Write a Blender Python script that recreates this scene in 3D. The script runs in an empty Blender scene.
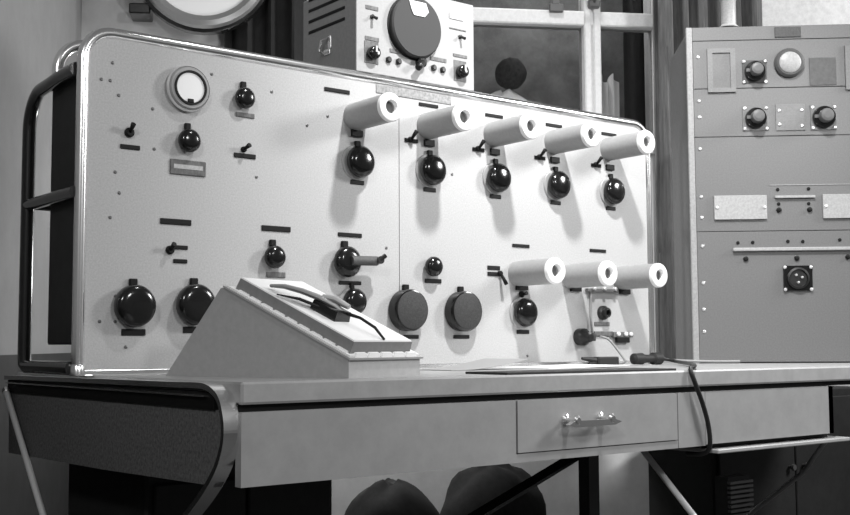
import bpy, math, random
from mathutils import Vector, Matrix
random.seed(4)
PI = math.pi
S = bpy.context.scene
COL = S.collection

# ------------------------------------------------------------------ camera
cam_d = bpy.data.cameras.new('camera')
cam_d.sensor_width = 36.0
cam_d.lens = 1137.9 / 850 * 36
cam_d.clip_start = 0.05
cam = bpy.data.objects.new('camera', cam_d)
COL.objects.link(cam)
cr, cu, cf = Vector((0.7866, -0.6174, -0.0049)), Vector((-0.0437, -0.0637, 0.9970)), Vector((0.6155, 0.7842, 0.0772))
cf.normalize(); cr = (cr - cf * cr.dot(cf)).normalized(); cu = cr.cross(cf)
m = Matrix((cr, cu, -cf)).transposed().to_4x4()
m.translation = Vector((-0.916, -2.347, 0.820))
cam.matrix_world = m
S.camera = cam

# ------------------------------------------------------------------ world, lamps, exposure
wd = bpy.data.worlds.new('room_air'); S.world = wd; wd.use_nodes = True
bg = wd.node_tree.nodes['Background']
bg.inputs['Color'].default_value = (0.5, 0.5, 0.5, 1)
bg.inputs['Strength'].default_value = 0.30

def lamp(name, kind, loc, target, energy, **kw):
    d = bpy.data.lights.new(name, kind); d.energy = energy
    for k, v in kw.items(): setattr(d, k, v)
    o = bpy.data.objects.new(name, d); COL.objects.link(o)
    o.location = loc
    o.rotation_euler = (Vector(target) - Vector(loc)).to_track_quat('-Z', 'Y').to_euler()
    return o
# photoflood hung above and in front of the console
lamp('photoflood', 'SPOT', (0.93, -1.08, 2.87), (1.50, 0.0, 1.10), 318, spot_size=math.radians(84), spot_blend=1.0, shadow_soft_size=0.06)
# lamps of the room: left ceiling lamp, lamp above the photographer, right ceiling lamp, one over the gap behind the console, then two added fill lights
lamp('left_ceiling_lamp', 'AREA', (-2.3, -3.0, 2.8), (0.8, -0.4, 0.9), 45, shape='DISK', size=0.4)
lamp('overhead_lamp', 'AREA', (0.5, -3.6, 2.4), (1.6, 0.0, 1.1), 30, shape='DISK', size=0.35)
lamp('right_ceiling_lamp', 'AREA', (3.3, -2.0, 2.3), (1.5, 0.0, 1.1), 62, shape='DISK', size=0.7)
lamp('back_lamp', 'POINT', (1.95, 0.60, 2.9), (2.0, 0.55, 0.0), 27, shadow_soft_size=0.08)
lamp('niche_fill', 'POINT', (2.46, 0.99, 2.45), (2.5, 1.2, 0.0), 4.0, shadow_soft_size=0.05)  # fill light added inside the niche to brighten the white shapes there
lamp('under_desk_fill', 'POINT', (1.20, 0.72, 1.10), (1.25, 0.62, 0.0), 22, shadow_soft_size=0.08)  # unseen fill added behind the console for the wall under the desk

vs = S.view_settings
vs.view_transform = 'Standard'; vs.look = 'None'; vs.gamma = 1.0; vs.use_curve_mapping = False
vs.exposure = 0.0

# ------------------------------------------------------------------ materials (all greys: the photograph is black and white)
MATS = {}
def mat(name, c, rough=0.5, metal=0.0, vary=0.0, scale=40.0, bump=0.0, spec=0.5, coat=0.0, stretch=None):
    mt = bpy.data.materials.new(name); mt.use_nodes = True
    nt = mt.node_tree; b = nt.nodes['Principled BSDF']
    b.inputs['Base Color'].default_value = (c, c, c, 1)
    b.inputs['Roughness'].default_value = rough
    b.inputs['Metallic'].default_value = metal
    b.inputs['Specular IOR Level'].default_value = spec
    b.inputs['Coat Weight'].default_value = coat
    if vary or bump:
        tc = nt.nodes.new('ShaderNodeTexCoord'); mp = nt.nodes.new('ShaderNodeMapping')
        if stretch: mp.inputs['Scale'].default_value = stretch
        nz = nt.nodes.new('ShaderNodeTexNoise'); nz.inputs['Scale'].default_value = scale
        nz.inputs['Detail'].default_value = 5; nz.inputs['Roughness'].default_value = 0.7
        nt.links.new(tc.outputs['Object'], mp.inputs['Vector']); nt.links.new(mp.outputs['Vector'], nz.inputs['Vector'])
        if vary:
            rp = nt.nodes.new('ShaderNodeValToRGB')
            lo, hi = max(0.0, c * (1 - vary)), min(1.0, c * (1 + vary))
            rp.color_ramp.elements[0].position = 0.35; rp.color_ramp.elements[1].position = 0.65
            rp.color_ramp.elements[0].color = (lo, lo, lo, 1); rp.color_ramp.elements[1].color = (hi, hi, hi, 1)
            nt.links.new(nz.outputs['Fac'], rp.inputs['Fac']); nt.links.new(rp.outputs['Color'], b.inputs['Base Color'])
        if bump:
            bp = nt.nodes.new('ShaderNodeBump'); bp.inputs['Strength'].default_value = bump; bp.inputs['Distance'].default_value = 0.002
            nt.links.new(nz.outputs['Fac'], bp.inputs['Height']); nt.links.new(bp.outputs['Normal'], b.inputs['Normal'])
    MATS[name] = mt
    return mt
mat('panel_paint', 0.43, 0.42, vary=0.13, scale=260, bump=0.05)
mat('chrome', 0.88, 0.22, 1.0)
mat('black_enamel', 0.012, 0.22, coat=0.3)
mat('bakelite', 0.008, 0.16)
mat('bakelite_matte', 0.012, 0.38)
mat('knob_grey', 0.07, 0.6, vary=0.25, scale=200)
mat('knob_face', 0.042, 0.7, vary=0.3, scale=260, spec=0.3)
mat('skirt_grey', 0.34, 0.45)
mat('plate_black', 0.005, 0.55, spec=0.25)
mat('plate_grey', 0.11, 0.5, vary=0.4, scale=120, stretch=(1, 1, 0.4))
mat('plate_mid', 0.25, 0.5, vary=0.35, scale=150)
mat('plate_pale', 0.40, 0.5, vary=0.2, scale=140)
mat('white_tube', 0.31, 0.5, vary=0.06, scale=120)
mat('bore_grey', 0.16, 0.6)
mat('white_face', 0.85, 0.35)
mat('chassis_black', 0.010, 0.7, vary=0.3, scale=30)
mat('desk_paint', 0.29, 0.5, vary=0.07, scale=14, bump=0.03)
mat('desk_top', 0.34, 0.38, vary=0.08, scale=20)
mat('desk_end', 0.12, 0.6, vary=0.45, scale=160)
mat('box_paint', 0.40, 0.5, vary=0.06, scale=60)
mat('box_plate', 0.22, 0.5, vary=0.08, scale=60)
mat('box_face', 0.80, 0.45)
mat('lever_grey', 0.22, 0.4)
mat('tester_side', 0.28, 0.5, vary=0.08, scale=90)
mat('tester_face', 0.32, 0.45, vary=0.07, scale=160)
mat('dial_grey', 0.030, 0.6)
mat('rack_paint', 0.15, 0.36, vary=0.12, scale=210, bump=0.05)
mat('rack_edge', 0.31, 0.4, vary=0.15, scale=160)
mat('rack_frame', 0.19, 0.4, vary=0.12, scale=160)
mat('cap_grey', 0.12, 0.45)
mat('rack_side', 0.10, 0.55, vary=0.15, scale=60)
mat('alu', 0.36, 0.42, 0.0, vary=0.15, scale=150)
mat('screw_metal', 0.75, 0.3, 0.6)
mat('wall_paint', 0.55, 0.8, vary=0.08, scale=9)
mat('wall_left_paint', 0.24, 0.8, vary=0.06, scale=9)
mat('wall_pale', 0.75, 0.75, vary=0.1, scale=40)
mat('wall_left_lower_dark', 0.012, 0.7, vary=0.4, scale=12)
mat('floor_lino', 0.05, 0.6, vary=0.3, scale=20)
mat('frame_white', 0.62, 0.5, vary=0.07, scale=60)
mat('curtain_dark', 0.008, 0.85, vary=0.4, scale=30)
mat('curtain_grey', 0.13, 0.8, vary=0.3, scale=60, stretch=(1, 1, 0.1))
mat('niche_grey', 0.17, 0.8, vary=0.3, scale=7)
mat('glare_white', 0.85, 0.8)
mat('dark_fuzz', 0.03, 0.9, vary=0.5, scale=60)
mat('shadow_mound', 0.007, 0.9, vary=0.5, scale=40)
mat('paper', 0.85, 0.7)
mat('paper_grey', 0.3, 0.7)
mat('rubber', 0.012, 0.6)
mat('cable', 0.014, 0.45)
mat('cable_grey', 0.25, 0.5)
mat('rim_metal', 0.45, 0.35, 0.7)
mat('rod_pale', 0.62, 0.3)
mat('dim_metal', 0.14, 0.4, 0.5)
g = bpy.data.materials.new('pane_glass'); g.use_nodes = True
nt = g.node_tree; nt.nodes.clear()
o_ = nt.nodes.new('ShaderNodeOutputMaterial'); mx = nt.nodes.new('ShaderNodeMixShader')
tr = nt.nodes.new('ShaderNodeBsdfTransparent'); gl = nt.nodes.new('ShaderNodeBsdfGlossy'); fr = nt.nodes.new('ShaderNodeFresnel')
tr.inputs['Color'].default_value = (0.9, 0.9, 0.9, 1); gl.inputs['Roughness'].default_value = 0.03; fr.inputs['IOR'].default_value = 1.5
nt.links.new(fr.outputs[0], mx.inputs[0]); nt.links.new(tr.outputs[0], mx.inputs[1]); nt.links.new(gl.outputs[0], mx.inputs[2]); nt.links.new(mx.outputs[0], o_.inputs[0])
MATS['pane_glass'] = g

# ------------------------------------------------------------------ mesh helpers
class MB:
    def __init__(s): s.v = []; s.f = []; s.sm = []
    def add(s, vs, fs, smooth=False):
        k = len(s.v); s.v += [tuple(v) for v in vs]
        for f in fs: s.f.append(tuple(i + k for i in f)); s.sm.append(smooth)
        return s
    def box(s, x0, x1, y0, y1, z0, z1, bev=0.0):
        if bev <= 0:
            vs = [(x, y, z) for z in (z0, z1) for y in (y0, y1) for x in (x0, x1)]
            return s.add(vs, [(0, 2, 3, 1), (4, 5, 7, 6), (0, 1, 5, 4), (2, 6, 7, 3), (0, 4, 6, 2), (1, 3, 7, 5)])
        b = bev
        def ring(z, i): return [(x0 + i, y0 + b, z), (x0 + b, y0 + i, z), (x1 - b, y0 + i, z), (x1 - i, y0 + b, z), (x1 - i, y1 - b, z), (x1 - b, y1 - i, z), (x0 + b, y1 - i, z), (x0 + i, y1 - b, z)]
        def cap(z): return [(x0 + b, y0 + b, z)] * 2 + [(x1 - b, y0 + b, z)] * 2 + [(x1 - b, y1 - b, z)] * 2 + [(x0 + b, y1 - b, z)] * 2
        return s.rings([ring(z0, b * .6), ring(z0 + b, 0), ring(z1 - b, 0), ring(z1, b * .6)], caps=True)
    def rings(s, rs, closed=True, caps=False, smooth=False):
        n = len(rs[0]); vs = [p for r in rs for p in r]; fs = []
        for i in range(len(rs) - 1):
            for j in range(n if closed else n - 1):
                a, b = i * n + j, i * n + (j + 1) % n
                fs.append((a, b, b + n, a + n))
        s.add(vs, fs, smooth)
        if caps:
            k = len(s.v) - len(vs)
            s.f.append(tuple(k + j for j in reversed(range(n)))); s.sm.append(False)
            s.f.append(tuple(k + (len(rs) - 1) * n + j for j in range(n))); s.sm.append(False)
        return s
    def lathe(s, prof, n=32, axis='-Y', o=(0, 0, 0), smooth=True, loop=False):
        # prof: (radius, height along axis)
        rs = []
        for r, h in prof:
            ring = []
            for j in range(n):
                t = 2 * PI * j / n; c, d = r * math.cos(t), r * math.sin(t)
                p = {'-Y': (c, -h, d), 'Y': (d, h, c), 'Z': (c, d, h), 'X': (h, c, d)}[axis]
                ring.append((p[0] + o[0], p[1] + o[1], p[2] + o[2]))
            rs.append(ring)
        if loop: rs.append(rs[0])
        return s.rings(rs, caps=not loop, smooth=smooth)
    def tube(s, path, r, n=12, closed=False, flat=None):
        P = [Vector(p) for p in path]; N = len(P); rs = []; up = None
        for i in range(N):
            if closed: t = P[(i + 1) % N] - P[i - 1]
            else: t = P[min(i + 1, N - 1)] - P[max(i - 1, 0)]
            t.normalize()
            if up is None:
                up = Vector((0, 0, 1)) if abs(t.z) < .9 else Vector((0, 1, 0))
            up = (up - t * up.dot(t)).normalized(); sd = t.cross(up)
            rr = r[i] if isinstance(r, (list, tuple)) else r
            fl = flat or 1.0
            rs.append([tuple(P[i] + sd * (rr * math.cos(2 * PI * j / n)) + up * (rr * fl * math.sin(2 * PI * j / n))) for j in range(n)])
        if closed: rs.append(rs[0])
        return s.rings(rs, caps=not closed, smooth=True)
    def prism(s, poly, lo, hi, plane='XZ'):
        # poly in plane; extruded along the remaining axis
        def P(a, b, c): return {'XZ': (a, c, b), 'YZ': (c, a, b), 'XY': (a, b, c)}[plane]
        n = len(poly)
        s.rings([[P(a, b, lo) for a, b in poly], [P(a, b, hi) for a, b in poly]], caps=True)
        return s
    def mesh(s, name):
        me = bpy.data.meshes.new(name); me.from_pydata(s.v, [], s.f)
        me.polygons.foreach_set('use_smooth', s.sm)
        import bmesh
        bm = bmesh.new(); bm.from_mesh(me)
        bmesh.ops.remove_doubles(bm, verts=bm.verts, dist=1e-6)
        bmesh.ops.recalc_face_normals(bm, faces=bm.faces); bm.to_mesh(me); bm.free()
        keep = [p.use_smooth for p in me.polygons]
        if any(keep):
            me.set_sharp_from_angle(angle=math.radians(38))
            me.polygons.foreach_set('use_smooth', keep)
        return me
def obj(name, mb, material, parent=None, loc=(0, 0, 0), rot=(0, 0, 0)):
    me = mb.mesh(name) if isinstance(mb, MB) else mb
    if material is not None and not me.materials: me.materials.append(MATS[material])
    o = bpy.data.objects.new(name, me); COL.objects.link(o)
    o.location = loc; o.rotation_euler = rot
    if parent: o.parent = parent
    return o
def tag(o, label=None, cat=None, group=None, kind=None):
    if label: o['label'] = label
    if cat: o['category'] = cat
    if group: o['group'] = group
    if kind: o['kind'] = kind
    return o
def thing(name, label, cat, loc=(0, 0, 0), rz=0.0, group=None):
    o = bpy.data.objects.new(name, None); COL.objects.link(o); o.empty_display_size = 0.05
    o.location = loc; o.rotation_euler = (0, 0, rz)
    return tag(o, label, cat, group)
def rrect(x0, x1, z0, z1, r, corners=(1, 1, 1, 1), n=8):
    # counter-clockwise from bottom-left; corners: bl, br, tr, tl
    out = []
    for k, (cx, cz, a0) in enumerate(((x0, z0, PI), (x1, z0, 1.5 * PI), (x1, z1, 0), (x0, z1, .5 * PI))):
        if not corners[k]: out.append((cx, cz)); continue
        ox = cx + (r if cx == x0 else -r); oz = cz + (r if cz == z0 else -r)
        for i in range(n + 1):
            t = a0 + .5 * PI * i / n
            out.append((ox + r * math.cos(t), oz + r * math.sin(t)))
    return out
def smooth_path(pts, n=8):
    # Catmull-Rom through pts
    P = [Vector(p) for p in pts]; out = []
    Q = [P[0] * 2 - P[1]] + P + [P[-1] * 2 - P[-2]]
    for i in range(1, len(Q) - 2):
        for k in range(n):
            t = k / n; a, b, c, d = Q[i - 1], Q[i], Q[i + 1], Q[i + 2]
            out.append(.5 * ((2 * b) + (c - a) * t + (2 * a - 5 * b + 4 * c - d) * t * t + (3 * b - a - 3 * c + d) * t ** 3))
    return out + [P[-1]]

# ------------------------------------------------------------------ the room
WA = math.radians(-30.11)
WX, WY = 2.27, 0.96
wu = Vector((math.cos(WA), math.sin(WA), 0)); wn = Vector((wu.y, -wu.x, 0))     # along the wall, into the room
def wall_at(a, off=0.0, z=0.0):
    p = Vector((WX, WY, 0)) + wu * a + wn * off
    return (p.x, p.y, z)
# floor (a big slab)
tag(obj('floor', MB().box(-4.5, 5.5, -6.0, 4.5, -0.08, 0.0), 'floor_lino'), kind='structure')
# back wall with the window opening; local x along the wall, local +y behind it
OP0, OP1, OZ0, OZ1 = -0.55, 0.50, 1.60, 2.72
wb = MB().box(-1.92, OP0, 0, .14, 0, 3.0).box(OP1, 2.6, 0, .14, 0, 3.0).box(OP0, OP1, 0, .14, 0, OZ0).box(OP0, OP1, 0, .14, OZ1, 3.0)
tag(obj('wall_back', wb, 'wall_paint', loc=wall_at(0), rot=(0, 0, WA)), kind='structure')
# niche behind the window
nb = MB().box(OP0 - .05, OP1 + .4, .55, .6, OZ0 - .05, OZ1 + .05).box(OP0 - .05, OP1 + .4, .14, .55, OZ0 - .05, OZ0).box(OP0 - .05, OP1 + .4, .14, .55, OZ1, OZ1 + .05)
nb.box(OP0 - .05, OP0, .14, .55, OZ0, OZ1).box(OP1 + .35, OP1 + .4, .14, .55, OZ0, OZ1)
# left wall with its lower part darker
cx, cy, _ = wall_at(-1.806)
lw = MB().box(-3.2, .0, 0, .12, .80, 3.0)
wl = tag(obj('wall_left', lw, 'wall_left_paint', loc=(cx, cy, 0), rot=(0, 0, WA + PI / 2)), kind='structure')
tag(obj('wall_left_lower', MB().box(-3.2, .0, -.012, .12, 0.0, .80), 'wall_left_lower_dark', wl))
# pale stretch of wall right of the curtains
tag(obj('trim_1', MB().box(.90, 2.6, -.03, 0, 0.9, 3.0), 'wall_pale', loc=wall_at(0), rot=(0, 0, WA)), kind='structure')

# window
win = thing('window_1', None, None, wall_at(0), WA); tag(win, kind='structure')
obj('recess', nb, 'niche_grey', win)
fw = .05
obj('window_frame', MB().box(OP0, OP0 + fw, -.02, .06, OZ0, OZ1).box(OP1 - .012, OP1, -.02, .06, OZ0, OZ1).box(OP0, OP1, -.03, .06, OZ0, OZ0 + fw).box(OP0, OP1, -.02, .06, OZ1 - fw, OZ1), 'frame_white', win)
obj('transom', MB().box(OP0 + fw, OP1 - .012, -.03, .05, 2.122, 2.182, .006), 'frame_white', win)
mul = obj('mullion', MB().box(.188, .218, -.035, .05, OZ0 + fw, OZ1 - fw, .005).box(.226, .258, -.035, .05, OZ0 + fw, OZ1 - fw, .005).box(.21, .24, -.025, .04, OZ0 + fw, OZ1 - fw), 'frame_white', win)
obj('latch', MB().box(.20, .25, -.06, -.035, 2.19, 2.225, .006).tube([(.225, -.05, 2.21), (.225, -.075, 2.225), (.16, -.08, 2.22)], .008), 'dim_metal', win)
obj('catch', MB().box(.04, .10, -.045, -.03, 2.17, 2.205, .005).box(.05, .085, -.045, -.03, 2.20, 2.235, .005), 'dim_metal', win)
for (a0, a1) in ((OP0 + fw, .188), (.258, OP1 - .012)):
    for (z0, z1) in ((OZ0 + fw, 2.122), (2.182, OZ1 - fw)):
        obj('pane', MB().box(a0, a1, .012, .017, z0, z1), 'pane_glass', win)

def ball(r, sx=1, sy=1, sz=1, n=20, bump=0.0, o=(0, 0, 0), flatten=None):
    mb = MB(); rs = []
    rnd = random.Random(int(r * 1e4) + n)
    ph = [rnd.uniform(0, 6.28) for _ in range(6)]
    for i in range(1, n):
        t = PI * i / n; ring = []
        for j in range(n * 2):
            u = PI * j / n
            k = 1 + bump * (math.sin(3 * u + ph[0] + 2 * t) * math.sin(3 * t + ph[1]) + .6 * math.sin(5 * u + ph[2]) * math.sin(6 * t + ph[3]))
            z = r * k * math.cos(t) * sz
            if flatten is not None: z = max(z, -flatten)
            ring.append((r * k * math.sin(t) * math.cos(u) * sx + o[0], r * k * math.sin(t) * math.sin(u) * sy + o[1], z + o[2]))
        rs.append(ring)
    return mb.rings(rs, caps=True, smooth=True)
# heap, ball and sheet added behind the window in place of glare
t = tag(obj('glare_heap', ball(.17, .85, .6, 1.0, bump=.07, flatten=.13), 'glare_white', loc=wall_at(-.08, -.24, OZ0 + .13), rot=(0, 0, WA)), 'white heap added in place of window glare, under a dark ball', 'cloth')
tag(obj('glare_blob', ball(.068, 1, 1, 1, bump=.04), 'dark_fuzz', loc=wall_at(-.06, -.24, OZ0 + .379), rot=(0, 0, WA)), 'dark fuzzy ball added on the white heap for the dark spot in the window glare', 'ball')
wc = MB()
rs = []
for i in range(25):
    x = .325 + .105 * i / 24; y = .26 + .018 * math.sin(i * 1.1)
    rs.append([(x, y, OZ0), (x, y + .006, OZ0), (x, y + .006, 1.975 + .02 * math.sin(i * .5)), (x, y, 1.975 + .02 * math.sin(i * .5))])
wc.rings(rs, caps=True, smooth=True)
tag(obj('glare_sheet', wc, 'glare_white', loc=wall_at(0), rot=(0, 0, WA)), 'white folded sheet added in place of glare behind the narrow right window pane', 'towel')

def curtain(name, a0, a1, off, z0, z1, pitch, amp, material, label):
    mb = MB(); n = max(12, int((a1 - a0) / pitch * 10)); fr_, bk = [], []
    L = a1 - a0
    def yy(x, zf):
        ph = x / pitch * 2 * PI
        return amp * math.sin(ph + .6 * math.sin(ph * .37 + zf)) + .3 * amp * math.sin(ph * 2.3 + 2 * zf)
    zs = [z0 + (z1 - z0) * k / 6 for k in range(7)]
    cols = []
    for i in range(n + 1):
        x = L * i / n
        cols.append([(x, yy(x, z) - .003, z) for z in zs] + [(x, yy(x, z) + .003, z) for z in reversed(zs)])
    mb.rings(cols, caps=True, smooth=True)
    return tag(obj(name, mb, material, loc=wall_at(a0, off), rot=(0, 0, WA)), label, 'curtain')
curtain('curtain', -1.26, -.94, .045, 1.2, 2.85, .10, .028, 'curtain_dark', 'dark pleated curtain hanging between the round wall dial and the tester')
curtain('curtain', .452, .93, .12, .35, 2.85, .075, .028, 'curtain_grey', 'grey pleated curtain hanging behind the tall equipment rack')
curtain('curtain', .43, .56, -.20, OZ0, OZ1, .09, .015, 'curtain_dark', 'narrow black curtain behind the right edge of the window glass')

# round wall dial
wdial = thing('wall_dial', 'large round wall dial with white face and metal rim, cut by the top edge', 'dial', wall_at(-1.335, 0.09, 2.272), WA)
obj('case', MB().lathe([(.23, 0), (.262, .01), (.262, .05), (.25, .058), (.17, .06)], 48), 'black_enamel', wdial)
obj('rim', MB().lathe([(.20, .055), (.243, .045), (.250, .06), (.243, .078), (.225, .088), (.205, .08), (.20, .062)], 48, loop=True), 'rim_metal', wdial)
obj('face', MB().lathe([(.204, .06), (.204, .074), (.0005, .074)], 48), 'white_face', wdial)
obj('wall_bracket', MB().box(-.28, -.2, -.03, .09, -.19, -.15, .005), 'black_enamel', wdial)

# ------------------------------------------------------------------ the desk (local origin: left front foot of the console, on the floor)
ZT = 0.76; YF = -0.64; YB = 0.49
desk = thing('desk', 'long grey desk with chrome-edged end, drawer and thin chrome legs', 'desk', (0, 0, 0))
obj('desktop', MB().box(.03, 2.6, YF, YB, ZT - .038, ZT, .004), 'desk_top', desk)
obj('groove', MB().box(.03, 2.55, YF + .014, YB - .02, ZT - .05, ZT - .036), 'plate_black', desk)
# front apron: left run, drawer, then the right-hand panel
AT, AB = ZT - .051, .584
obj('apron', MB().box(.03, .655, YF, YF + .02, AB, AT).box(.655, 1.155, YF, YF + .02, AB, AB + .017).box(1.158, 1.255, YF, YF + .02, AB, AT).box(.655, 1.158, YF + .006, YF + .02, AB, AT), 'desk_paint', desk)
dr = obj('drawer', MB().box(.658, 1.152, YF - .002, YF + .3, AB + .0195, AT - .001), 'desk_paint', desk)
hd = MB()
for x in (.793, .897):
    hd.lathe([(.012, 0), (.012, .004), (.006, .007), (.006, .024), (.011, .028), (.011, .036), (.006, .040)], 16, o=(x, YF - .002, .664))
hd.prism([(.768, .656), (.785, .650), (.905, .651), (.925, .657), (.905, .663), (.785, .664)], YF - .040, YF - .028)
tag(obj('handle', hd, 'chrome', dr), 'chrome drawer pull')
obj('side_panel', MB().box(1.262, 1.79, YF + .004, YF + .024, AB + .002, AT).box(1.77, 1.79, YF + .004, YF + .35, AB + .002, AT), 'desk_paint', desk)
obj('pull_out_board', MB().box(1.285, 1.84, YF - .012, YF + .35, .564, .5735, .002), 'desk_top', desk)
obj('runner', MB().box(1.30, 1.80, YF + .03, YF + .34, .5735, AB + .002), 'plate_black', desk)
# left end: recessed board, black strip along its top, chrome band following the curved profile down to the foot
prof = [(.49, .752), (.30, .754), (-.40, .757), (-.52, .758), (-.565, .756), (-.598, .746), (-.618, .730), (-.630, .705), (-.634, .685), (-.632, .660), (-.622, .635), (-.605, .610), (-.575, .580), (-.535, .548), (-.48, .510), (-.40, .455), (-.28, .36), (-.16, .24), (-.08, .12), (-.05, .0)]
pp = [(p.x, p.y) for p in smooth_path([(a, b, 0) for a, b in prof], 5)]
band = MB(); ra = []
for i, (y, z) in enumerate(pp):
    y0, z0 = pp[max(i - 1, 0)]; y1, z1 = pp[min(i + 1, len(pp) - 1)]
    d = Vector((y1 - y0, z1 - z0)).normalized(); nx = Vector((-d.y, d.x))          # points inward
    if i < len(pp) * .5 and nx.y > 0: nx = -nx
    th = .010
    nn = Vector((d.y, -d.x)) * -1
    q = Vector((y, z)) + nn * th
    ra.append([(0.0, y, z), (0.004, y - nn.x * .0, z), (.030, y, z), (.030, q.x, q.y), (0.0, q.x, q.y)])
band.rings(ra, caps=True)
for i in range(len(band.sm)): band.sm[i] = False
obj('trim_band', band, 'chrome', desk)
ep = [(y, z) for y, z in pp if z > .588 and not (y > -.5 and z < .7)]
endp = [(y + (.012 if z < .74 else 0), min(z - .012, .712)) for y, z in ep if True]
endp += [(-.575, .583), (-.10, .572), (.48, .565)]
obj('end_board', MB().prism(endp, .012, .028, 'YZ'), 'desk_end', desk)
obj('end_top_strip', MB().box(.008, .026, -.585, .485, .712, .742), 'plate_black', desk)
obj('trim_strip', MB().box(.001, .012, -.56, .48, .7335, .7365), 'chrome', desk)
def leg(path, r, material='rod_pale', name='leg'): return obj(name, MB().tube(path, r, 10), material, desk)
leg([(-.004, .462, .716), (-.004, -.265, .0)], .0075)
obj('bolt', ball(.011, n=8, o=(-.002, .463, .716)), 'chrome', desk)
leg([(1.25, -.40, .61), (1.25, -1.05, .0)], .008)
leg([(1.9, -.55, .565), (1.9, -.465, .46), (1.9, -.302, .34), (1.9, .08, .0)], .007, 'dim_metal')
obj('post', MB().box(1.405, 1.445, -.12, -.08, 0, .72), 'black_enamel', desk)
obj('post', MB().box(2.50, 2.55, .38, .43, 0, .72), 'black_enamel', desk)
obj('post', MB().box(2.50, 2.55, -.58, -.53, 0, .72), 'black_enamel', desk)
obj('post', MB().box(.33, .38, .38, .43, 0, .72), 'black_enamel', desk)
obj('brace', MB().tube([(1.42, -.10, .53), (1.163, -.10, .438), (.80, -.10, .31)], .016, 4), 'black_enamel', desk)
obj('back_rail', MB().box(.05, 2.55, .43, .45, .62, .72), 'plate_black', desk)

# ------------------------------------------------------------------ under the desk
def crate(name, x0, x1, y0, y1, h, label, material='chassis_black'):  # black cupboards added to stand in for the shade under the desk
    t_ = thing(name, label, 'cupboard', ((x0 + x1) / 2, (y0 + y1) / 2, 0), 0, 'cupboards added for the shade under the desk')
    w2, d2 = (x1 - x0) / 2, (y1 - y0) / 2
    obj('body', MB().box(-w2, w2, -d2, d2, .04, h, .006), material, t_)
    obj('plinth', MB().box(-w2 + .02, w2 - .02, -d2 + .03, d2 - .01, 0, .04), material, t_)
    for s in (-1, 1):
        dd = obj('door', MB().box(min(s * .004, s * (w2 - .015)), max(s * .004, s * (w2 - .015)), -d2 - .014, -d2, .06, h - .03, .003), material, t_)
        obj('knob', MB().lathe([(.006, .0), (.006, .012), (.012, .016), (.010, .024)], 12, o=(s * .04, -d2 - .014, h * .6)), 'dim_metal', dd)
    return t_
crate('shade_cupboard', .115, .585, -.08, .36, .56, 'black cupboard added for the shade under the left end of the desk')
crate('shade_cupboard', 2.13, 3.0, .02, .30, .66, 'black cupboard added for the shade under the desk below the equipment rack')
# ribbed heater
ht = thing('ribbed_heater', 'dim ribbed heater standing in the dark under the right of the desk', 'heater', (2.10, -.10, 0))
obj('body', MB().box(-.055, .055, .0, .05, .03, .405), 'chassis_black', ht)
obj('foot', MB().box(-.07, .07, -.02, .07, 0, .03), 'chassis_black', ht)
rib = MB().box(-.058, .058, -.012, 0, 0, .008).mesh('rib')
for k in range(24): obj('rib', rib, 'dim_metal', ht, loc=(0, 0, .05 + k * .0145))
tag(obj('dark_shadow_mound', ball(.22, .86, .6, .92, bump=.05, flatten=.19), 'shadow_mound', loc=(1.25, .60, .19)), 'dark lumpy mound added in place of wall shadow behind the desk, beside the cupboard', 'shadow_mound', 'shadow mounds behind the desk')  # dark mounds added to stand in for soft shadows on the wall
tag(obj('dark_shadow_mound', ball(.23, .95, .6, .95, bump=.06, flatten=.2), 'shadow_mound', loc=(1.70, .62, .2)), 'dark lumpy mound added in place of wall shadow behind the black diagonal brace', 'shadow_mound', 'shadow mounds behind the desk')

# ------------------------------------------------------------------ the console (local origin: lower left corner of its panel, on the desk)
con = thing('control_console', 'large pale control console with chrome tube frame, knobs and white tubes', 'console', (0, 0, ZT))
W, H = 1.813, 0.75
RC = .066
tr_ = .0115
def fr_path(y, x0=-.004, x1=W + .004, z0=.0125, z1=H): return [(a, y, b) for a, b in rrect(x0, x1, z0, z1, RC, (0, 0, 1, 1), 10)]
def frame_loop(y, r, lo=0.0):
    pts = rrect(-.004 - (y > .1) * .008, W + .004, lo, H - r * .3, RC, (0, 0, 1, 1), 10)          # bl, br, then round the top; open at the bottom
    pts = [pts[1]] + pts[2:] + [pts[0]]
    return MB().tube([(a, y, b) for a, b in pts], r, 12)
obj('frame_tube', frame_loop(.006, .0135), 'chrome', con)
obj('bottom_rail', MB().box(.004, W - .004, .0, .012, .0, .0125, .002), 'chrome', con)
for x in (-.004, W + .004): obj('frame_foot', MB().lathe([(.0165, 0), (.0165, .02), (.014, .024)], 16, 'Z', (x, .006, 0)), 'chrome', con)
obj('rear_frame_tube', frame_loop(.135, .0125, .652), 'chrome', con)
XS = .842
pl = obj('left_panel', MB().prism(rrect(.002, XS - .001, .012, H - .008, RC - .006, (0, 0, 0, 1)), 0.0, .006), 'panel_paint', con)
prt = obj('right_panel', MB().prism(rrect(XS + .001, W - .002, .012, H - .008, RC - .006, (0, 0, 1, 0)), 0.0, .006), 'panel_paint', con)
obj('chassis', MB().box(.004, W - .004, .020, .212, .066, .664, .004), 'chassis_black', con)
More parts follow.
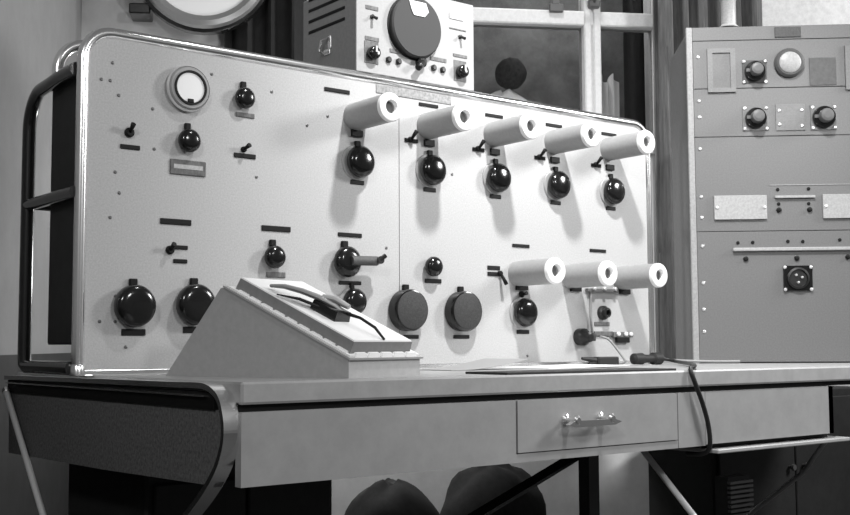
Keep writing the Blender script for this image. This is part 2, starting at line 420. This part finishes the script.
# side cages of black enamelled tube, left and right
for k, x in enumerate((-.013, W + .013)):
    path = smooth_path([(x, .020, .660), (x, .11, .660), (x, .195, .654)], 4)[:-1]
    path += [Vector((x, .222 + .088 * math.sin(t), .566 + .088 * math.cos(t))) for t in [i * PI / 20 for i in range(1, 11)]]
    path += [Vector((x, .310, .45)), Vector((x, .310, .05)), Vector((x, .306, .022)), Vector((x, .29, .0158)), Vector((x, .012, .0158))]
    obj('side_tube', MB().tube(path, .0155, 12), 'black_enamel', con)
    obj('side_bar', MB().tube([(x, .012, .392), (x, .310, .392)], .014, 10), 'black_enamel', con)
obj('rear_rail', MB().tube([(0, .310, .392), (W, .310, .392)], .010, 10), 'black_enamel', con)
obj('top_shelf', MB().box(.45, 1.70, .02, .34, H - .012, H + .0075), 'chassis_black', con)
obj('shelf_bracket', MB().box(.47, .50, .325, .34, .30, H - .01).box(1.64, 1.67, .325, .34, .30, H - .01), 'chassis_black', con)

# shared part meshes ---------------------------------------------------
def dome(r, d, edge=.25):
    return [(r * .72, 0), (r * .94, d * .12), (r, d * .3), (r * .99, d * .62), (r * .93, d * .82), (r * .80, d * .94), (r * .55, d), (.0006, d * 1.01)]
KM = {}
def knob_mesh(kind, r, d):
    key = (kind, r, d)
    if key in KM: return KM[key]
    if kind == 'dome':
        body = MB().lathe(dome(r, d), 28).mesh('knob')
    elif kind == 'sphere':
        body = MB().lathe([(r * .5, 0), (r * .6, d * .05), (r * .88, d * .22), (r, d * .45), (r * .97, d * .68), (r * .80, d * .88), (r * .5, d * .98), (.0006, d)], 28).mesh('knob')
    else:
        body = MB().lathe([(r * .93, 0), (r, d * .1), (r, d * .85), (r * .96, d * .97), (r * .9, d), ], 36).mesh('knob')
    KM[key] = body
    return body
SK = {}
def knob(x, z, r, d, kind='dome', material='bakelite', skirt=0.0, tab=True, label=None, parent=con, tabw=.018, face=None, spread=1.0):
    z -= ZT
    k = obj('knob', knob_mesh(kind, r, d), material, parent, loc=(x, 0, z))
    if label: k['label'] = label
    if skirt:
        obj('skirt', MB().lathe([(skirt, 0), (skirt, .003), (skirt * .96, .005), (r * .7, .006)], 28), 'skirt_grey', k)
    if tab:
        obj('index_tab', MB().box(-tabw / 2, tabw / 2, -.010, 0, r * .94, r * .94 + .016, .002), 'plate_black', k)
    if face:
        obj('face_disc', MB().lathe([(r * .9, d - .001), (r * .9, d + .002), (r * .86, d + .003), (.0006, d + .003)], 32), face, k)
    return k
PM = {}
def plate(x, z, w, h, material='plate_black', t_=.003, parent=con, name='nameplate'):
    key = (round(w, 3), round(h, 3), t_, material)
    if key not in PM: PM[key] = MB().box(-w / 2, w / 2, -t_, 0, -h / 2, h / 2, min(.0012, h * .2)).mesh('nameplate')
    return obj(name, PM[key], material, parent, loc=(x, 0, z - ZT))
def toggle(x, z, dx=.0, dz=.012, r=.008, material='plate_black', parent=con):
    k = obj('toggle_switch', MB().lathe([(r, 0), (r, .006), (r * .7, .009)], 12), material, parent, loc=(x, 0, z - ZT))
    obj('switch_lever', MB().tube([(0, -.006, 0), (dx, -.024, dz)], [.0035, .006], 8), material, k)
    return k
# left panel
mt_ = obj('meter', MB().lathe([(.046, 0), (.050, .004), (.050, .016), (.046, .022), (.037, .022)], 40), 'skirt_grey', con, loc=(.236, 0, 1.405 - ZT))
obj('rim', MB().lathe([(.0505, .004), (.053, .010), (.0505, .018), (.049, .012)], 40), 'chrome', mt_)
obj('bezel', MB().lathe([(.0395, .020), (.0395, .026), (.035, .026), (.034, .021)], 40, loop=True), 'plate_black', mt_)
obj('dial_face', MB().lathe([(.0348, .020), (.0348, .0225), (.0006, .0225)], 40), 'white_face', mt_)
obj('needle_hub', MB().box(-.007, .007, -.0265, -.0215, -.034, -.026, .001), 'plate_black', mt_)
knob(.380, 1.402, .0255, .028, 'sphere', tabw=.014)
plate(.388, 1.364, .050, .011, 'plate_grey')
knob(.238, 1.285, .027, .030, 'sphere', tabw=.014)
nb_ = plate(.242, 1.225, .088, .034, 'plate_grey', .004)
obj('label_band', MB().box(-.036, .036, -.0048, -.0035, -.004, .006), 'plate_pale', nb_)
toggle(.100, 1.290, .0, .016, .011); plate(.103, 1.258, .046, .010)
toggle(.384, 1.282, .004, .008, .007); plate(.388, 1.267, .058, .011)
plate(.214, 1.100, .076, .013)
toggle(.200, 1.036, .0, .012, .010); plate(.226, 1.043, .036, .009); plate(.226, 1.012, .034, .009)
knob(.113, .909, .0465, .036, 'dome'); plate(.117, .852, .056, .014)
knob(.258, .915, .0465, .036, 'dome'); plate(.262, .858, .056, .014)
plate(.474, 1.100, .080, .013); knob(.462, 1.031, .0275, .032, 'sphere', tabw=.016); plate(.474, .990, .052, .013, 'plate_grey')
plate(.687, 1.097, .072, .010)
k2 = knob(.668, 1.028, .039, .036, 'sphere', tabw=.018)
obj('crank_arm', MB().tube([(.0, -.034, .002), (.078, -.034, .004)], .012, 12), 'knob_grey', k2)
obj('crank_handle', MB().tube([(.080, -.028, .004), (.080, -.050, .006)], .010, 12).tube([(.080, -.045, .006), (.094, -.05, .018)], .006, 8), 'black_enamel', k2)
plate(.687, .977, .068, .009)
knob(.690, .930, .033, .036, 'sphere', 'bakelite', skirt=.036, tabw=.012)
knob(.858, .911, .054, .034, 'disc', 'bakelite', face='knob_face', tabw=.018); plate(.878, .843, .050, .010)
# right panel
knob(1.043, .911, .054, .034, 'disc', 'bakelite', face='knob_face', tabw=.018); plate(1.048, .843, .056, .010)
knob(.943, 1.027, .0265, .032, 'sphere', 'bakelite', tab=False); plate(.952, .990, .056, .011)
COLX = [.703, .936, 1.169, 1.402, 1.635]
tube_me = MB().lathe([(.0355, 0), (.0355, .147), (.0160, .147), (.0160, .05), (.0006, .05)], 40).mesh('tube')
tube_rim = MB().lathe([(.0358, .145), (.0358, .152), (.0338, .1555), (.030, .157), (.0185, .157), (.0165, .155), (.0158, .151), (.0158, .145)], 40, loop=True).mesh('end_ring')
tube_in = MB().lathe([(.0158, .052), (.0158, .139), (.0006, .139)], 28).mesh('bore_sleeve')
def white_tube(x, z):
    k = obj('tube', tube_me, 'white_tube', con, loc=(x, 0, z - ZT))
    obj('bore_sleeve', tube_in, 'bore_grey', k)
    obj('end_ring', tube_rim, 'white_face', k)
for i, x in enumerate(COLX):
    white_tube(x, 1.398 + .0035 * i)
    plate(x + .003, 1.356, .034, .017, 'plate_black', .008, name='tube_clamp')
    knob(x + .004, 1.282, .0405, .038, 'sphere', 'bakelite', skirt=.045, tabw=.016)
    plate(x + .006, 1.2315, .042, .011)
    if i:
        plate(x + .004, 1.458, .066, .009)
        toggle(x - .058, 1.359, .004, .020, .008); plate(x - .055, 1.357, .044, .010)
plate(.648, 1.458, .076, .010)
plate(.893, 1.481, .250, .024, 'plate_mid', .002)
white_tube(1.255, 1.020); white_tube(1.462, 1.020); white_tube(1.678, 1.022)
plate(1.269, 1.099, .066, .009); plate(1.582, 1.100, .070, .009)
plate(1.166, 1.033, .046, .011); plate(1.166, 1.016, .046, .011); toggle(1.188, 1.018, .004, -.03, .008)
plate(1.268, .980, .044, .012, 'plate_black', .008, name='tube_clamp'); toggle(1.268, .962, 0, .003, .009)
knob(1.268, .911, .0405, .038, 'sphere', 'bakelite', skirt=.045, tab=False); plate(1.273, .857, .048, .011)
plate(1.483, .983, .044, .015, 'plate_black', .008, name='tube_clamp'); plate(1.694, .980, .046, .015, 'plate_black', .008, name='tube_clamp')
br = plate(1.593, .981, .134, .010, 'plate_grey', .012, name='terminal_strip')
for x in (-.045, 0, .045): obj('terminal', MB().lathe([(.006, 0), (.006, .008), (.003, .010)], 10, o=(x, -.012, .006)), 'screw_metal', br)
obj('wire', MB().tube([(1.545, -.004, .979 - ZT), (1.543, -.006, .90 - ZT), (1.542, -.012, .850 - ZT)], .0035, 6), 'cable_grey', con)
jk = obj('jack', MB().lathe([(.021, 0), (.021, .010), (.015, .014), (.015, .024), (.009, .026), (.008, .012), (.0006, .012)], 20), 'bakelite_matte', con, loc=(1.596, 0, .915 - ZT))
plate(1.594, .882, .066, .012, 'plate_grey')
pg = obj('plug', MB().lathe([(.025, 0), (.025, .022), (.019, .028), (.015, .045), (.008, .048)], 20), 'bakelite_matte', con, loc=(1.498, 0, .843 - ZT))
obj('plug_collar', MB().box(.012, .045, -.028, -.006, -.012, .012, .004), 'knob_grey', pg)
plate(1.598, .853, .080, .014, 'plate_grey', .006, name='terminal_strip')
tb = plate(1.677, .850, .086, .016, 'plate_grey', .012, name='terminal_block')
obj('lower_block', MB().box(-.028, .028, -.012, 0, -.024, -.008, .002), 'plate_black', tb)
for x in (-.025, .008, .03): obj('terminal', MB().lathe([(.0065, 0), (.0065, .005), (.003, .007)], 10, o=(x, -.012, .002)), 'white_face', tb)
sm_ = MB().lathe([(.0038, 0), (.0038, .0012), (.002, .002)], 10).mesh('screw')
for x, z in ((.035, 1.40), (.055, 1.40), (.06, 1.44), (.075, 1.37), (.07, 1.20), (.08, 1.155), (.06, 1.10), (.075, .93), (.04, .875), (.075, .875), (.10, .82), (.155, 1.35), (.16, 1.26), (.42, 1.22), (.30, 1.45), (.46, 1.43), (.56, 1.36), (1.02, 1.28), (.80, 1.07), (.62, 1.39), (1.29, .79), (.35, .80)):
    obj('screw', sm_, 'dim_metal', con, loc=(x, 0, z - ZT))

# ------------------------------------------------------------------ wedge box on the desk
wb_ = thing('sloping_control_box', 'grey sloping control box with raised white face and arched lever', 'control box', (.281, -.591, ZT), math.radians(18.5))
BW = .238
obj('case', MB().prism([(0, 0), (.478, 0), (.324, .178), (.312, .1785), (0, .036)], 0, BW, 'YZ'), 'box_paint', wb_)
ang = math.atan2(.142, .312)
dv = Vector((0, math.cos(ang), math.sin(ang))); nv = Vector((0, -math.sin(ang), math.cos(ang)))
def onslope(w, t_, h): 
    p = Vector((w, 0, .036)) + dv * t_ + nv * h
    return p
def slab(mb, w0, w1, t0, t1, h0, h1, ins=0.0):
    a = [onslope(w, t_, h0) for w, t_ in ((w0, t0), (w1, t0), (w1, t1), (w0, t1))]
    b = [onslope(w, t_, h1) for w, t_ in ((w0 + ins, t0 + ins), (w1 - ins, t0 + ins), (w1 - ins, t1 - ins), (w0 + ins, t1 - ins))]
    return mb.rings([[tuple(p) for p in a], [tuple(p) for p in b]], caps=True)
obj('lid_flange', slab(MB(), -.004, BW + .004, -.006, .346, 0, .004), 'box_paint', wb_)
obj('sealing_tape', slab(MB(), .001, BW - .004, 0.001, .338, .004, .0068), 'white_face', wb_)
for k in range(9):
    obj('tape_scallop', slab(MB(), -.0025 if False else .003, .012, .012 + k * .034, .040 + k * .034, .0068, .010, .002), 'white_face', wb_)
for k in range(5):
    obj('tape_scallop', slab(MB(), .016 + k * .042, .052 + k * .042, -.003, .008, .0040, .0115, .003), 'white_face', wb_)
obj('raised_plate', slab(MB(), .010, BW - .030, .008, .325, .0068, .030, .002), 'box_plate', wb_)
obj('face', slab(MB(), .013, BW - .033, .011, .322, .030, .0325, .001), 'box_face', wb_)
hubc = onslope(.105, .135, .0325)
lv = obj('lever', MB().tube([onslope(0.037, .262, .040), onslope(0.044, .235, .050), onslope(0.057, .20, .055), onslope(0.072, .165, .056), onslope(0.087, .130, .052), onslope(0.094, .105, .046)], [.008, .011, .013, .014, .014, .008], 12, flat=.45), 'lever_grey', wb_)
obj('pointer', MB().tube([onslope(0.092, .11, .048), onslope(0.100, .075, .052), onslope(0.107, .04, .047), onslope(0.110, .012, .034)], [.004, .003, .003, .0025], 8), 'plate_black', lv)
hb = MB(); rs = []
slab(hb, .056, .104, .100, .168, .0325, .052, .002)
obj('hub', hb, 'bakelite', lv)
gp = MB().tube([onslope(0.082, .165, .058), onslope(0.092, .14, .063), onslope(0.100, .11, .060)], [.010, .013, .009], 12, flat=.6)
obj('grip', gp, 'skirt_grey', lv)
obj('lower_arm', MB().tube([onslope(0.017, .225, .036), onslope(0.037, .185, .044), onslope(0.067, .145, .042)], [.003, .007, .008], 10, flat=.45), 'plate_black', lv)

# ------------------------------------------------------------------ tester on top of the console
ts = thing('signal_tester', 'small bench tester with pale face and big grey dial on top of the console', 'tester', (.743, .05, 1.5175))
TW, TH, TD, TB = .40, .262, .264, .016
obj('case', MB().box(0, TW, .006, TD, TB, TH, .003), 'tester_side', ts)
obj('face_plate', MB().box(-.001, TW + .001, 0, .006, TB, TH, .001), 'tester_face', ts)
for x in (.03, TW - .03):
    for y in (.03, TD - .03): obj('foot', MB().lathe([(.014, 0), (.014, TB + .001)], 12, 'Z', (x, y, 0)), 'rubber', ts)
ft = MB().box(-.0025, 0, 0, .177, -.004, .004)
ft = ft.mesh('vent_slot')
for k in range(4):
    obj('vent_slot', ft, 'plate_black', ts, loc=(0.0008, .055, .166 + k * .0305))
lt = obj('side_latch', MB().box(-.006, 0, .12, .15, .085, .10, .002).box(-.006, 0, .115, .13, .10, .135, .002), 'chrome', ts)
obj('latch_pull', MB().tube([(-.006, .13, .13), (-.022, .135, .12), (-.022, .145, .095), (-.006, .15, .09)], .004, 8), 'chrome', lt)
def tp(x, z, w, h, material='plate_grey', nm='nameplate', d=.002):
    return obj(nm, MB().box(-w / 2, w / 2, -d, 0, -h / 2, h / 2), material, ts, loc=(x - .743, 0, z - 1.5175))
dl = obj('dial', MB().lathe([(.082, 0), (.084, .003), (.084, .016), (.080, .020), (.0006, .020)], 48), 'dial_grey', ts, loc=(.937 - .743 - .008, 0, 1.677 - 1.5175))
wp = []
obj('dial_window', MB().prism([(-.030, .068), (.026, .068), (.036, .045), (.022, .030), (-.014, .030), (-.022, .044)], -.0225, -.0195), 'white_face', dl)
obj('dial_ring', MB().lathe([(.088, 0), (.088, .004), (.083, .005)], 48), 'plate_black', dl)
tp(.791, 1.708, .040, .010); tp(.791, 1.625, .044, .010)
tp(.872, 1.604, .045, .010); tp(1.015, 1.604, .056, .010); tp(1.093, 1.626, .050, .008); tp(1.085, 1.70, .06, .003)
tp(1.08, 1.735, .05, .016, 'plate_pale')
def tk(x, z, r, d, pl_=True):
    if pl_: tp(x, z + .003, .044, .058, 'plate_grey', 'scale_plate')
    k = obj('knob', MB().lathe(dome(r, d), 20), 'bakelite', ts, loc=(x - .743, -.002, z - 1.5175))
    obj('pointer', MB().box(-.003, .003, -d - .002, -d + .002, 0, r * .9), 'plate_pale', k)
tk(.789, 1.585, .018, .022); tk(1.092, 1.580, .018, .022)
for x, z in ((.791, 1.684), (1.093, 1.680)):
    k = obj('toggle_switch', MB().lathe([(.006, 0), (.006, .006)], 10), 'bakelite_matte', ts, loc=(x - .743, 0, z - 1.5175))
    obj('switch_lever', MB().tube([(0, -.004, 0), (.002, -.02, -.008)], [.003, .0045], 8), 'bakelite_matte', k)
for x, z in ((.846, 1.577), (.879, 1.577), (.999, 1.578), (1.031, 1.577)):
    obj('jack', MB().lathe([(.0085, 0), (.0085, .006), (.006, .009)], 14), 'bakelite_matte', ts, loc=(x - .745, 0, z - 1.5175))
tl = obj('dial_crank', MB().lathe([(.015, 0), (.015, .014), (.010, .018)], 16), 'bakelite', ts, loc=(.950 - .743, 0, 1.585 - 1.5175))
obj('crank_arm', MB().tube([(0, -.016, 0), (-.024, -.024, -.022)], [.007, .009], 8), 'bakelite_matte', tl)

# ------------------------------------------------------------------ equipment rack on the desk
RA = math.radians(-42.11)
rk = thing('equipment_rack', 'tall grey equipment rack with knobs and bolted plates, standing on the desk', 'rack', (1.973, -.047, ZT), RA)
RW, RH, RD = .575, 1.075, .43
obj('cabinet', MB().box(0, RW, .006, RD, 0, RH, .004), 'rack_side', rk)
obj('edge_strip', MB().box(-.010, .009, -.002, .012, .0, RH, .002), 'rack_edge', rk)
obj('edge_strip', MB().box(RW - .009, RW + .010, -.002, .012, .0, RH, .002), 'rack_edge', rk)
for z0, z1 in ((.004, .4145), (.4165, .7175), (.7195, .8735), (.8755, 1.0295), (1.0315, RH)):
    obj('front_panel', MB().box(.010, RW - .010, 0, .008, z0, z1, .001), 'rack_paint', rk)
scr = MB().lathe([(.0055, 0), (.0055, .002), (.003, .004)], 10).mesh('screw')
for z in (.253, .37, .461, .527, .681, .784, .836, .979, .10, .17):
    obj('screw', scr, 'screw_metal', rk, loc=(.026, 0, z)); obj('screw', scr, 'screw_metal', rk, loc=(RW - .026, 0, z))
def rp(x0, x1, z0, z1, material, nm='nameplate', d=.004, bev=.001):
    return obj(nm, MB().box(x0, x1, -d, 0, z0, z1, bev), material, rk)
def cardframe(x0, x1):
    k = obj('card_frame', MB().box(x0, x0 + .016, -.007, 0, .862, 1.004).box(x1 - .016, x1, -.007, 0, .862, 1.004).box(x0, x1, -.0075, 0, .862, .876).box(x0, x1, -.0068, 0, .99, 1.004), 'rack_frame', rk)
    obj('card', MB().box(x0 + .014, x1 - .014, -.002, 0, .874, .992), 'rack_paint', k)
cardframe(.055, .143); cardframe(.486, .56)
rp(.27, .352, 1.037, 1.07, 'knob_grey')
def rknob(x, z, r, sq=False):
    if sq: rp(x - .038, x + .038, z - .037, z + .037, 'knob_grey', 'scale_plate', .003)
    else: rp(x - .041, x + .041, z - .040, z + .040, 'rack_paint', 'scale_plate', .003)
    k = obj('knob', MB().lathe([(r, 0), (r, .012), (r * .94, .018), (r * .6, .02)], 28), 'bakelite', rk, loc=(x, -.003, z))
    obj('knob_cap', MB().lathe([(r * .62, .012), (r * .62, .042), (r * .55, .047), (r * .3, .049)], 20), 'cap_grey', k)
    obj('pointer', MB().box(-r * .95, -r * .55, -.024, -.016, -.005, .005), 'cap_grey', k)
    for sx in (-1, 1):
        for sz in (-1, 1): obj('screw', scr, 'screw_metal', rk, loc=(x + sx * .034, -.003, z + sz * .033))
rknob(.203, .927, .032, True); rknob(.202, .776, .033); rknob(.414, .775, .035)
me_ = obj('meter', MB().lathe([(.040, 0), (.047, .004), (.047, .010), (.040, .016), (.034, .016)], 40), 'knob_grey', rk, loc=(.312, 0, .952))
obj('dial_face', MB().lathe([(.034, .010), (.034, .017), (.030, .020), (.0006, .020)], 36), 'alu', me_)
rp(.375, .459, .879, .968, 'rack_side', 'blank_plate', .002)
rp(.265, .356, .735, .820, 'rack_frame', 'scale_plate', .003)
for x, z in ((.276, .80), (.346, .80), (.276, .755), (.346, .75)): obj('screw', scr, 'dim_metal', rk, loc=(x, -.003, z))
for x0, x1 in ((.065, .229), (.402, .56)):
    k = rp(x0, x1, .453, .529, 'alu', 'bolted_plate', .008)
    for x in (x0 + .008, x1 - .008): obj('screw', scr, 'screw_metal', k, loc=(x, -.008, .491))
rp(.255, .379, .519, .5265, 'alu', 'rail', .010, .001)
rp(.24, .50, .560, .562, 'alu', 'rail', .002, .0003)
hole = MB().lathe([(.0055, 0), (.0055, .002), (.002, .0025)], 10).mesh('bolt')
bolt2 = MB().lathe([(.008, 0), (.008, .006), (.004, .008)], 10).mesh('bolt')
for x, z in ((.265, .547), (.361, .548), (.267, .501), (.36, .501), (.137, .379), (.183, .380), (.292, .382), (.338, .381), (.452, .385), (.16, .328), (.318, .329), (.475, .331)):
    obj('bolt', hole if z not in (.328, .329, .331) else bolt2, 'plate_black', rk, loc=(x, 0, z))
for x in (.267, .362): obj('bolt', bolt2, 'plate_black', rk, loc=(x, 0, .482))
rp(.12, .55, .352, .3625, 'alu', 'rail', .012, .002)
cn = rp(.274, .364, .225, .305, 'bakelite', 'connector', .006, .002)
obj('socket', MB().lathe([(.034, .006), (.034, .014), (.028, .016), (.026, .009), (.0006, .009)], 28, o=(.319, 0, .265)), 'bakelite_matte', cn)
for x, z in ((.312, .275), (.330, .268), (.318, .252)): obj('pin', MB().lathe([(.004, .008), (.004, .016), (.002, .018)], 8, o=(x, 0, z)), 'screw_metal', cn)
for sx in (.279, .359):
    for sz in (.230, .300): obj('screw', scr, 'screw_metal', cn, loc=(sx, -.006, sz))
# bottle on top of the rack
bx_, by_ = 1.973 + .138 * math.cos(RA) - .06 * math.sin(RA), -.047 + .138 * math.sin(RA) + .06 * math.cos(RA)
bt = thing('canister', 'small pale metal canister standing on top of the equipment rack', 'canister', (bx_, by_, ZT + RH))
obj('body', MB().lathe([(.030, 0), (.031, .004), (.031, .016), (.024, .022), (.024, .10), (.028, .106)], 28, 'Z'), 'alu', bt)
obj('lid', MB().lathe([(.028, .104), (.029, .112), (.029, .15), (.022, .156), (.0006, .157)], 28, 'Z'), 'skirt_grey', bt)
obj('base_ring', MB().lathe([(.033, .0), (.033, .012), (.030, .014)], 28, 'Z'), 'plate_black', bt)

# ------------------------------------------------------------------ small things on the desk
tag(obj('desk_mat', MB().box(.64, 1.165, -.632, -.50, ZT, ZT + .005, .001), 'rubber'), 'thin black rubber mat along the front edge of the desk', 'mat')
def sheet(name, x0, x1, y0, y1, curl, rz, material, label):
    mb = MB(); n = 16; rs = []
    for i in range(n + 1):
        s = i / n; x = (x1 - x0) * s; z = .0006 + curl * max(0, (s - .15) / .85) ** 1.6
        rs.append([(x, y0, z), (x, y1, z), (x, y1, z + .0012), (x, y0, z + .0012)])
    mb.rings(rs, caps=True, smooth=False)
    return tag(obj(name, mb, material, loc=(x0, 0, ZT), rot=(0, 0, rz)), label, 'paper', 'paper sheets on the desk')
sheet('paper_sheet', .80, 1.05, -.26, -.09, .024, 0.0, 'paper_grey', 'curling grey paper sheet in front of the two big grey knobs')
sheet('paper_sheet', 1.10, 1.40, -.28, -.06, .004, 0.0, 'paper', 'flat white paper sheet lying in front of the right panel')
# test clip
cl = thing('test_clip', 'black test clip lying on the desk below the terminal strips', 'clip', (1.49, -.10, ZT))
obj('body', MB().box(-.030, .055, -.014, .014, .0, .026, .004), 'rubber', cl)
obj('jaw', MB().tube([(-.03, 0, .016), (-.065, 0, .020), (-.085, 0, .022)], [.009, .006, .004], 8), 'rubber', cl)
obj('jaw', MB().tube([(-.03, 0, .008), (-.06, 0, .006)], [.008, .004], 8), 'rubber', cl)
obj('spring_tail', MB().tube([(.03, 0, .006), (.036, 0, .0045)], [.01, .004], 8), 'rubber', cl)
# plug with its cable hanging over the desk edge
cp = thing('cable_plug', 'black cable plug at the foot of the console with lead hanging over the desk edge', 'cable', (1.66, -.10, ZT))
obj('plug_body', MB().lathe([(.008, -.045), (.016, -.040), (.017, -.005), (.012, .0), (.012, .04), (.018, .044), (.018, .075), (.008, .085)], 16, 'X', (0, 0, .0185)), 'rubber', cp)
pts = [(.080, 0, .0185), (.10, -.02, .014), (.085, -.06, .009), (-.06, -.21, .008), (-.28, -.41, .008), (-.43, -.530, .008), (-.462, -.546, .002), (-.455, -.553, -.03), (-.43, -.554, -.08), (-.412, -.554, -.13), (-.404, -.55, -.176), (-.402, -.53, -.195), (-.40, -.48, -.20)]
obj('lead', MB().tube(smooth_path(pts, 6), .0055, 10), 'cable', cp)
pts = [(.080, .004, .022), (.16, .01, .012), (.24, -.06, .008), (.30, -.12, .008)]
obj('lead', MB().tube(smooth_path(pts, 6), .004, 8), 'cable_grey', cp)
tag(obj('patch_wire', MB().tube(smooth_path([(1.545, -.036, .845), (1.575, -.045, .835), (1.60, -.06, .80), (1.604, -.08, .770), (1.59, -.06, .7645), (1.56, -.05, .7645)], 6), .0035, 8), 'cable_grey'), 'thin grey patch wire from the console plug down to the desk', 'wire')
